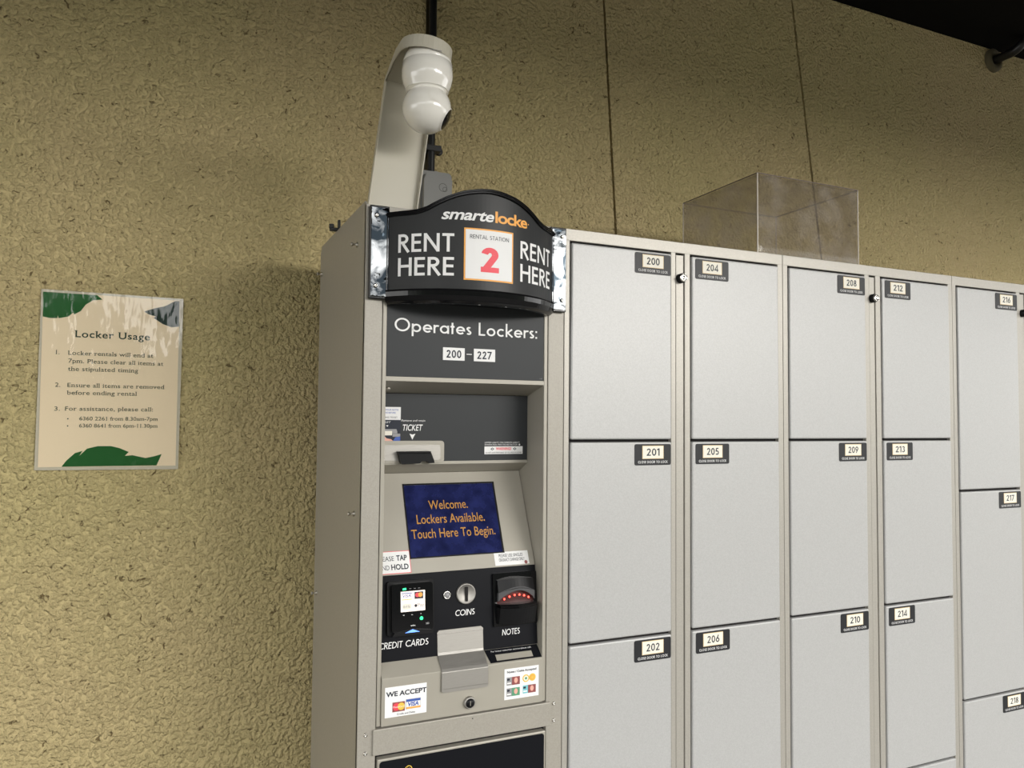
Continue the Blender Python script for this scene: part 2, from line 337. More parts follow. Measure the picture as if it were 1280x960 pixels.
# --- lettering 2: geometric sans drawn as ribbons (cap height 1)
def arc(cx, cy, rx, ry, a0, a1, n=None):
    n = n or max(3, int(abs(a1-a0)/18)); return [(cx+rx*cos(radians(a0+(a1-a0)*i/n)), cy+ry*sin(radians(a0+(a1-a0)*i/n))) for i in range(n+1)]
def glyph(c, h):                     # h = half stroke; returns advance width, strokes
    e = 1-h; q = h
    G = {
    'A': (.80, [[(.03, 0), (.40, 1-.3*h), (.77, 0)], [(.17, .32), (.63, .32)]]),
    'C': (.80, [arc(.52, .5, .52-q, .5-q, 48, 312)]),
    'D': (.78, [[(q, 0), (q, 1)], [(q, e), (.28, e)]+arc(.28, .5, .50-q, .5-q, 90, -90)+[(.28, q), (q, q)]]),
    'E': (.52, [[(q, 0), (q, 1)], [(q, e), (.52, e)], [(q, .52), (.49, .52)], [(q, q), (.52, q)]]),
    'H': (.72, [[(q, 0), (q, 1)], [(.72-q, 0), (.72-q, 1)], [(q, .54), (.72-q, .54)]]),
    'I': (2*q, [[(q, 0), (q, 1)]]),
    'K': (.66, [[(q, 0), (q, 1)], [(.60, 1), (q+.04, .47)], [(.16, .56), (.64, 0)]]),
    'L': (.46, [[(q, 0), (q, 1)], [(q, q), (.46, q)]]),
    'M': (.95, [[(q, 0), (.12, 1), (.475, .1), (.83, 1), (.95-q, 0)]]),
    'N': (.80, [[(q, 0), (q, 1)], [(.80-q, 0), (.80-q, 1)], [(q, .97), (.80-q, .03)]]),
    'O': (1.0, [arc(.5, .5, .5-q, .5-q, 0, 360, 26)]),
    'P': (.56, [[(q, 0), (q, 1)], [(q, e), (.28, e)]+arc(.28, .73, .28-q, .27-q, 90, -90)+[(q, .46+q)]]),
    'R': (.60, [[(q, 0), (q, 1)], [(q, e), (.28, e)]+arc(.28, .73, .28-q, .27-q, 90, -90)+[(q, .46+q)], [(.26, .48), (.58, 0)]]),
    'S': (.54, [arc(.27, .745, .25-q, .255-q, 40, 250)+arc(.27, .27, .27-q, .27-q, 80, -150)]),
    'T': (.60, [[(.30, 0), (.30, 1)], [(0, e), (.60, e)]]),
    'W': (1.1, [[(.03, 1), (.30, 0), (.55, .95), (.80, 0), (1.07, 1)]]),
    'a': (.60, [arc(.31, .31, .31-q, .31-q, 0, 360, 20), [(.62-q, 0), (.62-q, .62)]]),
    'b': (.60, [arc(.31, .31, .31-q, .31-q, 0, 360, 20), [(q, 0), (q, 1.04)]]),
    'c': (.52, [arc(.31, .31, .31-q, .31-q, 50, 310)]),
    'e': (.60, [[(q, .31), (.62-q, .31)]+arc(.31, .31, .31-q, .31-q, 0, 318)]),
    'k': (.50, [[(q, 0), (q, 1.04)], [(.46, .62), (q+.02, .29)], [(.14, .34), (.50, 0)]]),
    'o': (.62, [arc(.31, .31, .31-q, .31-q, 0, 360, 20)]),
    'p': (.62, [arc(.31, .31, .31-q, .31-q, 0, 360, 20), [(q, -.32), (q, .62)]]),
    'r': (.32, [[(q, 0), (q, .62)], [(q, .34)]+arc(.26, .36, .26-q, .26-q, 160, 60)]),
    's': (.34, [arc(.18, .46, .15-q*.6, .16-q, 40, 250)+arc(.17, .17, .17-q*.8, .17-q, 80, -150)]),
    't': (.28, [[(.14, 0), (.14, .86)], [(0, .62-q), (.28, .62-q)]]),
    ':': (2*q, [[(q, 0), (q, .14)], [(q, .46), (q, .60)]]),
    '.': (2*q, [[(q, 0), (q, 2*q)]]),
    '-': (.36, [[(0, .36), (.36, .36)]]),
    '0': (.60, [arc(.30, .5, .30-q, .5-q, 0, 360, 26)]),
    '1': (.34, [[(.34-q, 0), (.34-q, 1)], [(.0, .80), (.34-q, 1-q*.6)]]),
    '2': (.60, [arc(.29, .71, .27-q, .29-q, 172, -38)+[(.02+q, q*.7)], [(.01, q), (.58, q)]]),
    '3': (.56, [arc(.28, .75, .24-q, .25-q, 155, -75), arc(.28, .28, .28-q, .28-q, 85, -155)]),
    '4': (.66, [[(.50, 0), (.50, .98), (.05, .24), (.66, .24)]]),
    '5': (.60, [[(.52, e), (.20, e), (.12, .56)]+arc(.28, .32, .31-q, .32-q, 118, -140)]),
    '6': (.60, [arc(.30, .32, .30-q, .32-q, 0, 360, 22), [(.44, 1), (.06+q, .44)]]),
    '7': (.56, [[(0, e), (.52, e), (.16, 0)]]),
    '8': (.58, [arc(.29, .75, .24-q, .25-q, 0, 360, 20), arc(.29, .27, .29-q, .27-q, 0, 360, 20)]),
    '9': (.60, [arc(.30, .68, .30-q, .32-q, 0, 360, 22), [(.16, 0), (.54-q, .56)]]),
    ' ': (.30, [])}
    return G[c]
def ribbon(pts, h, sub=False):
    pts = [p for i, p in enumerate(pts) if i == 0 or math.dist(p, pts[i-1]) > 1e-5]
    n = len(pts); L_, R_ = [], []; closed = math.dist(pts[0], pts[-1]) < 1e-6
    for i in range(n):
        a = pts[i-1] if i else (pts[-2] if closed else None); b = pts[i+1] if i < n-1 else (pts[1] if closed else None); p = pts[i]
        def nrm(u, v):
            d = math.dist(u, v) or 1e-9; return (-(v[1]-u[1])/d, (v[0]-u[0])/d)
        if a is None: nx, ny = nrm(p, b); k = 1
        elif b is None: nx, ny = nrm(a, p); k = 1
        else:
            n1, n2 = nrm(a, p), nrm(p, b); nx, ny = n1[0]+n2[0], n1[1]+n2[1]; l = math.hypot(nx, ny) or 1e-9; nx /= l; ny /= l
            k = min(1/max(.25, nx*n1[0]+ny*n1[1]), 2.0)
        L_.append((p[0]+nx*h*k, p[1]+ny*h*k)); R_.append((p[0]-nx*h*k, p[1]-ny*h*k))
    out = []
    for i in range(n-1):
        m_ = max(1, int(math.dist(pts[i], pts[i+1])/.14)) if sub else 1
        lp = lambda A, B, t: (A[0]+(B[0]-A[0])*t, A[1]+(B[1]-A[1])*t)
        for k in range(m_):
            t0, t1 = k/m_, (k+1)/m_; out.append((lp(L_[i], L_[i+1], t0), lp(R_[i], R_[i+1], t0), lp(R_[i], R_[i+1], t1), lp(L_[i], L_[i+1], t1)))
    return out
PA_ref = [None]
def geo(mb, P, txt, x0, x1, base, cap, m, d=.0008, w_=.13, gap=.13, shear=0., slope=0.):
    h = w_/2; qs = []; x = 0
    for c in txt:
        adv, st = glyph(c, h)
        for s_ in st: qs += [[(x+u+shear*v, v) for u, v in q] for q in ribbon(s_, h, P is PA_ref[0])]
        x += adv+gap
    a = min(u for q in qs for u, v in q); b = max(u for q in qs for u, v in q); sx = (x1-x0)/(b-a)
    for i, q in enumerate(qs):
        dd = d+.000004*(i % 9)
        mb.add([P(x0+(u-a)*sx, base+v*cap+slope*(u-a)*sx, dd) for u, v in q], [(0, 1, 2, 3)], m)

# ------------------------------------------------------------------ structure
WY = .62
g_left = lambda z: -.142
g_mid = lambda z: .453+(2.766-z)*.0629
g_right = lambda z: 1.252+(2.955-z)*.141
b = MB(); b.box(-9, 9, WY+.030, WY+.2, -.02, 3.003, m_joint)
wall = b.build('wall_back', kind='structure'); wall['org'] = [0, 0, 0]
edges = [lambda z: -8.99, g_left, g_mid, g_right, lambda z: 8.99]
for i in range(4):
    a0, a1 = edges[i], edges[i+1]; g = .0045
    if i == 1: a0 = lambda z: -.120
    z0, z1 = 0, 3.0
    pts = [(a0(z0)+g, z0), (a1(z0)-g, z0), (a1(z1)-g, z1), (a0(z1)+g, z1)]
    q = MB(); q.prism(pts, P_face(WY+.0305), 0, .0305, m_wall)
    q.build('panel', wall)
b = MB(); b.box(-9, 9, -2.5, WY+.25, 3.003, 3.16, m_ceil); b.build('ceiling', kind='structure')
b = MB(); b.box(-9, 9, -2.5, -2.4, 2.60, 3.002, m_ceil); b.build('sky_cut_fascia_1', kind='structure')  # unseen front beam, added to cut sky light off the upper wall
b = MB(); b.box(-14, 18, -24, WY+.25, -.12, 0, m_floor); b.build('floor', kind='structure')

b = MB(); N = 220; V = []  # unseen row of leaves added to block low sky and darken reflections
for i in range(N+1):
    x = -26+54*i/N; h = 2.9+1.0*math.exp(-((x+3.5)/4)**2)+.5*sin(x*.9)+.35*sin(x*2.3+1)+.25*sin(x*6.1)+random.uniform(-.22, .22); y = -13+.3*sin(x*1.7)
    V += [(x, y, 0), (x, y+random.uniform(0, .35), h*.5), (x, y-.2, h), (x, y-1.2, h-.3), (x, y-1.2, 0)]
b.add(V, [(5*i+j, 5*i+j+1, 5*i+j+6, 5*i+j+5) for i in range(N) for j in range(4)], m_hedge)
hg = b.build('sky_blocker_hedge', kind='stuff'); hg['label'] = 'added row of dark leaves out of view, blocks low sky and darkens reflections'; hg['category'] = 'sky_blocker_hedge'

# ------------------------------------------------------------------ locker cabinets
TOP = 1.8274; DT = 1.80; BOT = .04; BACK = .505
def number_plate(x0, x1, ztop, num, door):
    p = MB(); P = P_face(-.0042); z0 = ztop-.048
    p.prism(rrect(x0, x1, z0, ztop, .004), P, 0, .0010, m_plate)
    cx = (x0+x1)/2
    quad(p, P, cx-.029, cx+.029, z0+.0145, z0+.0445, m_tan, .0013)
    quad(p, P, cx-.0276, cx+.0276, z0+.0158, z0+.0432, m_cream, .0016)
    geo(p, P, num, cx-.0175, cx+.0175, z0+.0215, .0165, m_ink, .0019, w_=.15, gap=.12)
    geo(p, P, 'CLOSE DOOR TO LOCK', x0+.009, x1-.009, z0+.0046, .0055, m_white, .0013, w_=.15, gap=.16)
    return p.build('number_plate', door)
def cabinet(xa, xb, cols, strip, rows, nums, label, name_label_extra=None, locky=1.741):
    t = thing('locker_cabinet', ((xa+xb)/2, .25, 0), label, 'locker', 'grey locker cabinets in the row')
    xa += .0006; xb -= .0006
    b = MB()
    b.box(xa, xb, .012, BACK, .0, TOP-.0015, m_frame)
    b.build('carcass', t)
    # front frame: top rail, bottom rail, stiles
    f = MB(); f.bbox(xa, xb, -.0, .014, DT+.001, TOP, m_frame, .0012)
    f.bbox(xa, xb, 0, .014, .0, BOT, m_frame, .0012)
    xs = [xa]+[v for c in (cols[0], strip, cols[1]) for v in c]+[xb]
    for i in range(0, len(xs), 2): f.bbox(xs[i], xs[i+1], 0, .014, BOT-.001, DT+.002, m_frame, .0010)
    f.build('frame', t)
    g = MB(); g.box(xa+.001, xb-.001, .0105, .0135, BOT-.01, DT+.01, m_gap); g.build('recess_back', t)
    s = MB(); s.bbox(strip[0]+.0022, strip[1]-.0022, .002, .012, BOT, DT-.003, m_frame, .0008); so = s.build('lock_strip', t)
    k = MB(); cx = (strip[0]+strip[1])/2; c = (cx+.001, .002, locky)
    k.lathe([(.0115, 0), (.0115, .010), (.0095, .0125)], c, (0, -1, 0), m_black, 20)
    k.lathe([(.0095, .011), (.0092, .016), (.0075, .0172), (.0072, .0150), (.004, .0150), (.0035, .0165), (0, .0165)], c, (0, -1, 0), m_knob, 20)
    k.box(cx-.010, cx-.003, -.0158, -.0120, locky-.001, locky+.001, m_knob)
    k.build('cam_lock', so)
    n = len(rows)-1; j = 0
    for ci, c in enumerate(cols):
        for r in range(n):
            zt, zb = rows[r], rows[r+1]
            d = MB(); d.bbox(c[0]+.0030, c[1]-.0016, -.0042, .009, zb+.0024, zt-.0036, m_door, .0036, 3)
            # rolled lip on the hinge edge and along the top
            do = d.build('door', t)
            if ci == 0: x0, x1 = c[1]-.103, c[1]-.0045
            else: x0, x1 = c[0]+.0120, c[0]+.1105
            number_plate(x0, x1, zt-.0085, nums[j], do); j += 1
    return t
rows4 = [1.80, 1.36, .92, .48, .04]; h3 = 1.76/3; rows3 = [1.80, 1.80-h3, 1.80-2*h3, .04]
cabinet(-.0134, .6096, [(0, .2692), (.3236, .5929)], (.2824, .3082), rows4, [str(200+i) for i in range(8)],
        'grey locker cabinet beside the rental kiosk, doors 200 to 207')
cabinet(.6096, 1.2403, [(.6257, .8949), (.9535, 1.2226)], (.9113, .9352), rows4, [str(208+i) for i in range(8)],
        'middle grey locker cabinet with doors 208 to 215', locky=1.739)
cabinet(1.2403, 1.8702, [(1.2553, 1.5245), (1.5831, 1.8523)], (1.5409, 1.5648), rows3, [str(216+i) for i in range(6)],
        'grey locker cabinet at the right edge with taller doors, 216 onward', locky=1.739)

# ------------------------------------------------------------------ rental kiosk
KL, KR, KT = -.454, -.0140, 1.8274
t = thing('rental_kiosk', (-.234, .25, 0), 'tall beige self-service locker rental kiosk with curved black RENT HERE sign', 'kiosk')
b = MB(); b.prism([(.003, 0), (BACK, 0), (BACK, 1.822), (.490, 1.841), (.012, 1.836), (.003, 1.827)], lambda y, z, d: (KL+.003-d, y, z), 0, .003, m_kiosk)
sp = b.build('side_panel', t)
def bolt(par, y, z):
    q = MB(); c = (KL, y, z)
    q.lathe([(.0055, 0), (.0055, .003), (.002, .0035), (.002, .010), (.0042, .010), (.0042, .0135), (0, .0145)], c, (-1, 0, 0), m_zinc, 12)
    q.build('bolt', par)
for y, z in ((.075, 1.761), (.477, 1.768), (.059, 1.214), (.465, .972)): bolt(sp, y, z)
b = MB(); b.box(KR-.003, KR, .003, BACK, 0, KT-.001, m_kiosk); b.box(KL+.003, KR-.003, BACK-.003, BACK, 0, KT-.001, m_kiosk)
b.box(KL+.003, KR-.003, .003, BACK-.003, KT-.004, KT-.001, m_kiosk); b.build('carcass', t)
IL, IR = -.409, -.061            # recess side walls
b = MB()
b.bbox(KL, -.4185, 0, .012, 0, KT, m_kiosk, .0012); b.bbox(-.0515, KR, 0, .012, 0, KT, m_kiosk, .0012)
b.bbox(-.4180, -.0520, 0, .012, 1.645, KT, m_kiosk, .0012)
b.build('front_frame', t)
b = MB()                          # inner lip around the recess
b.bbox(-.4170, IL, .0008, .012, .8095, 1.6455, m_liner, .0010); b.bbox(IR, -.0530, .0008, .012, .8095, 1.6455, m_liner, .0010)
b.build('inner_lip', t)
b = MB()                          # liner walls
b.box(IL-.002, IL, .012, .15, .80, 1.486, m_liner); b.box(IR, IR+.002, .012, .15, .80, 1.486, m_liner); b.box(IL, IR, .150, .152, .80, 1.50, m_gap)
b.build('recess_wall', t)
b = MB(); b.prism([(.001, 1.4885), (.001, 1.4800), (.0845, 1.4585), (.0845, 1.50), (.010, 1.50), (.010, 1.4885)], lambda y, z, d: (IL+d, y, z), 0, IR-IL, m_liner)
so = b.build('soffit', t)
b = MB(); b.lathe([(.006, 0), (.006, .002), (.004, .004), (0, .0045)], (-.392, .05, 1.4665), (0, -.2, -1), m_zinc, 14); b.build('screw', so)
# upper panel "Operates Lockers"
b = MB(); b.prism(rrect(IL+.0006, IR-.0006, 1.4890, 1.6445, .0015), P_face(.010), 0, .0075, m_grey)
po = b.build('range_panel', t)
b = MB(); P = P_face(.0025)
geo(b, P, 'Operates Lockers:', -.393, -.078, 1.5795, .0270, m_white, .0006, w_=.125, gap=.11); b.build('lettering', po)
for x0, x1, n_ in ((-.291, -.2437, '200'), (-.2235, -.1755, '227')):
    b = MB(); quad(b, P, x0, x1, 1.5255, 1.5515, m_white, .0006); geo(b, P, n_, x0+.0075, x1-.0075, 1.5305, .0160, m_ink, .0010, w_=.16, gap=.12); b.build('range_number', po)
b = MB(); geo(b, P, '-', -.2395, -.2280, 1.5335, .0160, m_white, .0006, w_=.10)
b.build('range_dash', po)
b = MB(); text(b, P, 'Y1348', -.0715, -.0650, 1.4920, .0022, m_grey_print, .0006); b.build('lettering', po)
# ticket panel
TY = .083
b = MB(); b.box(IL, IR-.0008, TY, TY+.004, 1.3150, 1.4575, m_grey); tp = b.build('ticket_panel', t)
b = MB(); P = P_face(TY)
text(b, P, 'Remove and retain', -.3535, -.3010, 1.3990, .0042, m_white, .0006, shear=.15)
text(b, P, 'TICKET', -.3500, -.3065, 1.3800, .0125, m_white, .0006, shear=.22, bold=.012)
poly(b, P, [(-.3355, 1.3735), (-.3290, 1.3715), (-.3225, 1.3735), (-.3290, 1.3610)], m_white, .0006)
b.build('lettering', tp); b = MB()
text(b, P, 'LIMITED LIABILITY. FOR COMPLETE LIABILITY', -.1645, -.0800, 1.3525, .0030, m_white, .0006)
text(b, P, 'INFORMATION, PRESS THE HELP BUTTON', -.1645, -.0860, 1.3478, .0030, m_white, .0006); poly(b, P, circ(-.0810, 1.3492, .0021), m_white, .0006)
quad(b, P, -.1650, -.0730, 1.3285, 1.3455, m_white, .0005)
text(b, P, 'WARNING!', -.1380, -.1010, 1.3372, .0062, m_red, .0010, bold=.02)
text(b, P, 'DO NOT LEAVE PERISHABLES OR VALUABLES IN LOCKER', -.1625, -.0755, 1.3302, .0030, m_ink, .0010)
for x in (-.1465, -.0925):
    poly(b, P, [(x-.0045, 1.3398), (x, 1.3430), (x+.0045, 1.3398), (x, 1.3366)], m_ink, .0010); poly(b, P, circ(x, 1.3398, .0014), m_white, .0013)
b.build('warning_sticker', tp)
b = MB()                          # small instruction sticker, half hidden by the left lip
quad(b, P, -.4080, -.3550, 1.4020, 1.4290, m_white, .0008); quad(b, P, -.4080, -.3550, 1.3570, 1.4022, m_ink, .0008)
text(b, P, 'INSERT YOUR NOTES', -.4040, -.3600, 1.4215, .0032, m_blue, .0012); text(b, P, 'OR COINS BEFORE', -.4040, -.3660, 1.4155, .0032, m_blue, .0012)
text(b, P, 'REMOVING TICKET', -.4040, -.3620, 1.4060, .0030, m_ink, .0012)
text(b, P, 'TICKET', -.4020, -.3760, 1.3955, .0036, m_white, .0012, shear=.2); poly(b, P, [(-.3860, 1.3910), (-.3810, 1.3910), (-.3835, 1.3875)], m_white, .0012)
poly(b, P, [(-.4080, 1.3830), (-.3640, 1.3830), (-.3620, 1.3780), (-.3620, 1.3740), (-.4080, 1.3740)], m_grey_print, .0012)
quad(b, P, -.3950, -.3730, 1.3700, 1.3790, m_cream, .0014)
poly(b, P, [(-.3720, 1.3575), (-.3555, 1.3575), (-.3555, 1.3680), (-.3660, 1.3660)], m_blue, .0013); quad(b, P, -.3720, -.3555, 1.3670, 1.3735, m_grey_print, .00125)
poly(b, P, [(-.4020, 1.3575), (-.3700, 1.3575), (-.3750, 1.3620), (-.3850, 1.3640), (-.3900, 1.3690), (-.3950, 1.3680), (-.3990, 1.3600)], m_skin, .0016)
b.build('ticket_sticker', tp)
b = MB(); P = P_face(TY-.0005); b.prism(rrect(-.4150, -.2600, 1.3120, 1.3585, .007, 5), P, 0, .0055, m_liner)
sl = b.build('ticket_slot_surround', t)
b = MB(); P = P_face(TY-.006); b.prism(rrect(-.4120, -.2690, 1.3175, 1.3500, .005, 5), P, 0, .0020, m_steel); b.build('slot_plate', sl)
b = MB()                          # black mouth hanging out of the slot
b.prism([(-.3650, 1.3370), (-.2950, 1.3370), (-.2870, 1.3170), (-.2860, 1.3125), (-.2990, 1.3120), (-.3020, 1.3165), (-.3140, 1.3165), (-.3180, 1.3120), (-.3560, 1.3105), (-.3590, 1.3140)], P_face(TY-.008), 0, .014, m_black)
b.bbox(-.3650, -.2950, TY-.026, TY-.008, 1.3330, 1.3370, m_black, .0012)
b.build('ticket_mouth', sl)
b = MB(); b.prism([(.0800, 1.3150), (.0800, 1.3090), (.1260, 1.2880), (.1300, 1.2880), (.1300, 1.3150)], lambda y, z, d: (IL+d, y, z), 0, IR-IL-.0005, m_liner)
b.build('lower_ledge', t)
# sloping screen panel
PT = P_slope(.125, 1.288, .037, 1.091)
b = MB(); b.prism([(IL+.0004, 1.0905), (IR-.0014, 1.0905), (IR-.0014, 1.2878), (IL+.0004, 1.2878)], PT, -.004, 0, m_liner); pn = b.build('screen_panel', t)
sx0, sx1, sz0, sz1 = -.3385, -.1315, 1.1195, 1.2630
b = MB(); quad(b, PT, sx0, sx1, sz0, sz1, m_screen, .0006)
for a in ((sx0-.002, sx1+.002, sz1-.001, sz1+.0022), (sx0-.002, sx1+.002, sz0-.0018, sz0+.0006), (sx0-.002, sx0+.0006, sz0-.001, sz1), (sx1-.002, sx1+.0018, sz0-.001, sz1)):
    b.prism([(a[0], a[2]), (a[1], a[2]), (a[1], a[3]), (a[0], a[3])], PT, 0, .0012, m_black)
sc = b.build('touch_screen', pn)
P = lambda x, z, d: PT(x, z, d)
text(b := MB(), PT, 'Welcome.', -.2880, -.1990, 1.2120, .0175, m_screentext, .0012, bold=.006)
text(b, PT, 'Lockers Available.', -.3175, -.1640, 1.1840, .0175, m_screentext, .0012, bold=.006)
text(b, PT, 'Touch Here To Begin.', -.3320, -.1440, 1.1555, .0175, m_screentext, .0012, bold=.006)
b.build('screen_lettering', pn)
b = MB()
quad(b, PT, IL+.001, -.3400, 1.0925, 1.1345, m_red, .0005); quad(b, PT, IL+.002, -.3412, 1.0935, 1.1335, m_white, .0008)
text(b, PT, 'PLEASE', -.4090, -.3740, 1.1165, .0085, m_ink, .0011); text(b, PT, 'TAP', -.3690, -.3470, 1.1165, .0095, m_ink, .0011, bold=.025)
text(b, PT, 'AND', -.4070, -.3850, 1.1000, .0085, m_ink, .0011); text(b, PT, 'HOLD', -.3810, -.3450, 1.1000, .0095, m_ink, .0011, bold=.025)
b.build('tap_and_hold_sticker', pn)
b = MB(); quad(b, PT, -.1550, -.0750, 1.0930, 1.1195, m_white, .0006)
text(b, PT, 'PLEASE USE SINGLES', -.1440, -.0880, 1.1090, .0062, m_teal and m_ink, .0010); text(b, PT, 'OR EXACT CHANGE ONLY', -.1450, -.0850, 1.1005, .0062, m_ink, .0010)
poly(b, PT, circ(-.0830, 1.0965, .0036), m_maroon, .0012); b.build('change_sticker', pn)
# black payment panel
PB = P_slope(.037, 1.0905, .022, .924)
b = MB(); b.prism([(IL+.0004, .9245), (IR-.0010, .9245), (IR-.0010, 1.0900), (IL+.0004, 1.0900)], PB, -.004, 0, m_dark); pp = b.build('payment_panel', t)
b = MB()
geo(b, PB, 'CREDIT CARDS', -.4085, -.3065, .9490, .0125, m_white, .0006, w_=.13, gap=.12, shear=.12); b.build('lettering', pp); b = MB()
geo(b, PB, 'COINS', -.2475, -.2050, .9985, .0120, m_white, .0006, w_=.13, gap=.12, shear=.12); b.build('lettering', pp); b = MB()
geo(b, PB, 'NOTES', -.1440, -.1030, .9495, .0120, m_white, .0006, w_=.13, gap=.12, shear=.12)
b.build('lettering', pp)
b = MB()                          # card reader
b.prism(rrect(-.3930, -.2960, .9740, 1.0790, .006), PB, 0, .008, m_black); b.prism(rrect(-.3860, -.3010, .9810, 1.0740, .006), PB, .008, .017, m_gloss)
b.prism([(-.3860, .9745), (-.3010, .9745), (-.3060, .9815), (-.3430, .9855), (-.3810, .9815)], PB, .008, .020, m_black)
cr = b.build('card_reader', t)
b = MB(); quad(b, PB, -.3680, -.3175, 1.0195, 1.0590, m_lcd, .0174)
text(b, PB, 'VISA', -.3640, -.3470, 1.0475, .0055, m_blue, .0178, shear=.2, bold=.01); quad(b, PB, -.3660, -.3450, 1.0545, 1.0560, m_blue, .0178); quad(b, PB, -.3660, -.3450, 1.0425, 1.0438, m_gold, .0178)
quad(b, PB, -.3395, -.3215, 1.0430, 1.0565, m_ink, .0178); poly(b, PB, circ(-.3335, 1.0505, .0046), m_red, .0181); poly(b, PB, circ(-.3275, 1.0505, .0046), m_orange, .0184)
b.prism(rrect(-.3655, -.3460, 1.0240, 1.0350, .005), PB, .0176, .0177, m_cream); text(b, PB, '0/1%', -.3630, -.3490, 1.0270, .0045, m_grey_print, .0181)
poly(b, PB, circ(-.3370, 1.0300, .0028, 14, .0030), m_ink, .0178); text(b, PB, 'Pay', -.3330, -.3200, 1.0275, .0070, m_grey_print, .0178)
b.build('reader_display', cr)
b = MB()
poly(b, PB, [(-.3640, 1.0650), (-.3570, 1.0660), (-.3560, 1.0635), (-.3570, 1.0615), (-.3640, 1.0615)], m_ledgreen, .0176); b.build('status_light', cr); b = MB()
poly(b, PB, circ(-.3255, 1.0045, .0036), m_ledgreen, .0176); b.build('status_light', cr); b = MB()
poly(b, PB, [(-.3610, .9795), (-.3450, .9855), (-.3300, .9795)], m_ledblue, .0205); b.build('status_light', cr)
b = MB()
for x in (-.3505, -.3410, -.3320): quad(b, PB, x, x+.0045, 1.0632, 1.0640, m_grey_print, .0176)
for x, c_ in ((-.3620, '<'), (-.3450, 'o'), (-.3265, '>')): text(b, PB, c_, x-.0015, x+.0015, 1.0120, .0028, m_white, .0176)
text(b, PB, 'verifone', -.3480, -.3385, .9910, .0026, m_white, .0176, bold=.02); text(b, PB, ')))', -.3165, -.3100, .9925, .0030, m_white, .0176)
b.build('lettering', cr)
b = MB()                          # coin slot and coin return button
b.lathe([(.0215, 0), (.0215, .003), (.0195, .0055), (.0185, .0050), (.018, .0045), (0, .0045)], PB(-.2240, 1.0420, 0), (0, -1, .09), m_steel, 32)
b.box(-.2266, -.2214, .0245, .0310, 1.0275, 1.0565, m_gap); b.build('coin_slot', t)
b = MB(); b.lathe([(.0085, 0), (.0085, .0025), (.0066, .004), (.0062, .002), (0, .002)], PB(-.2655, 1.0425, 0), (0, -1, .09), m_knob, 24)
b.lathe([(.0058, .001), (.0054, .0035), (0, .0040)], PB(-.2655, 1.0425, 0), (0, -1, .09), m_grey_print, 20); b.build('coin_return_button', t)
# banknote acceptor
b = MB(); b.prism(rrect(-.1640, IR-.0020, .9690, 1.0780, .003), PB, 0, .006, m_gloss)
na = b.build('note_acceptor', t)
b = MB()                          # bulging upper and lower jaws
x0, x1 = -.1560, -.0720
def jaw(mb, z0, z1, d0, d1, sag, m, n=12, arch=0.):
    V = []; ft = lambda k: sin(pi*k/n)
    for k in range(n+1):
        x = x0+(x1-x0)*k/n
        V += [PB(x, z0+arch*ft(k), .004), PB(x, z0+arch*ft(k), d0+sag*ft(k)), PB(x, z1+arch*ft(k)*.5, d1+sag*ft(k)), PB(x, z1+arch*ft(k)*.5, .004)]
    F = [(4*k+j, 4*k+(j+1) % 4, 4*k+4+(j+1) % 4, 4*k+4+j) for k in range(n) for j in range(4)]+[(0, 1, 2, 3), (4*n+3, 4*n+2, 4*n+1, 4*n)]
    mb.add(V, F, m)
jaw(b, 1.0385, 1.0640, .016, .010, .012, m_black, arch=.008); jaw(b, .9750, 1.0120, .014, .026, .016, m_black)
b.build('jaw', na)
b = MB(); V = []; N = 16               # grey plate with an arched mouth
for k in range(N+1):
    u = k/N; x = x0+(x1-x0)*u; bow = .012*sin(pi*u); za = 1.0210+.0215*sin(pi*u)**.8; zb = 1.0385+.012*sin(pi*u)
    V += [PB(x, za, .014+bow), PB(x, zb, .016+bow), PB(x, zb, .006), PB(x, za, .006)]
b.add(V, [(4*k+j, 4*k+(j+1) % 4, 4*k+4+(j+1) % 4, 4*k+4+j) for k in range(N) for j in range(4)]+[(0, 1, 2, 3), (4*N+3, 4*N+2, 4*N+1, 4*N)], m_lip)
b.build('upper_lip', na)
b = MB(); jaw(b, 1.0110, 1.0480, .006, .008, .004, m_redglow); b.build('note_throat', na)
b = MB(); jaw(b, 1.0090, 1.0160, .028, .020, .016, m_gloss); b.build('lower_tray', na)
for k in range(6):
    u = (k+.7)/6.4; x = x0+.006+(x1-x0-.012)*u
    q = MB(); q.lathe([(0, 0), (.0022, .0010), (.0016, .0024), (0, .003)], PB(x, 1.0215+.0110*sin(pi*u), .0105+.005*sin(pi*u)), (0, -1, .1), m_ledred, 10); q.build('guide_light', na)
# shelf, front panel, coin cup
PS = P_slope(.022, .924, -.003, .9015)
b = MB(); b.prism([(IL+.0004, .9015), (IR-.0006, .9015), (IR-.0006, .9240), (IL+.0004, .9240)], PS, -.004, 0, m_liner)
sh = b.build('sloping_shelf', t)
b = MB(); poly(b, PS, [(-.1860, .9235), (-.0640, .9235), (-.0625, .9028), (-.1800, .9028)], m_dark, .0006)
text(b, PS, 'For locker customer service please call:', -.1720, -.0800, .9188, .0022, m_white, .0010)
quad(b, PS, -.1650, -.0820, .9052, .9145, m_liner, .0010); b.build('service_sticker', sh)
b = MB(); b.bbox(IL+.0004, IR-.0006, -.0035, .004, .8095, .9012, m_liner, .0012, 2); fp = b.build('lower_front_panel', t)
b = MB(); P = P_face(-.0036)
quad(b, P, -.4020, -.3178, .8255, .8835, m_white, .0005)
text(b, P, 'WE ACCEPT', -.4000, -.3182, .8655, .0088, m_ink, .0009, bold=.03, serif=True)
quad(b, P, -.3870, -.3620, .8350, .8535, m_maroon, .0009); poly(b, P, circ(-.3790, .8445, .0072), m_red, .0011); poly(b, P, circ(-.3695, .8445, .0072), m_gold, .0013)
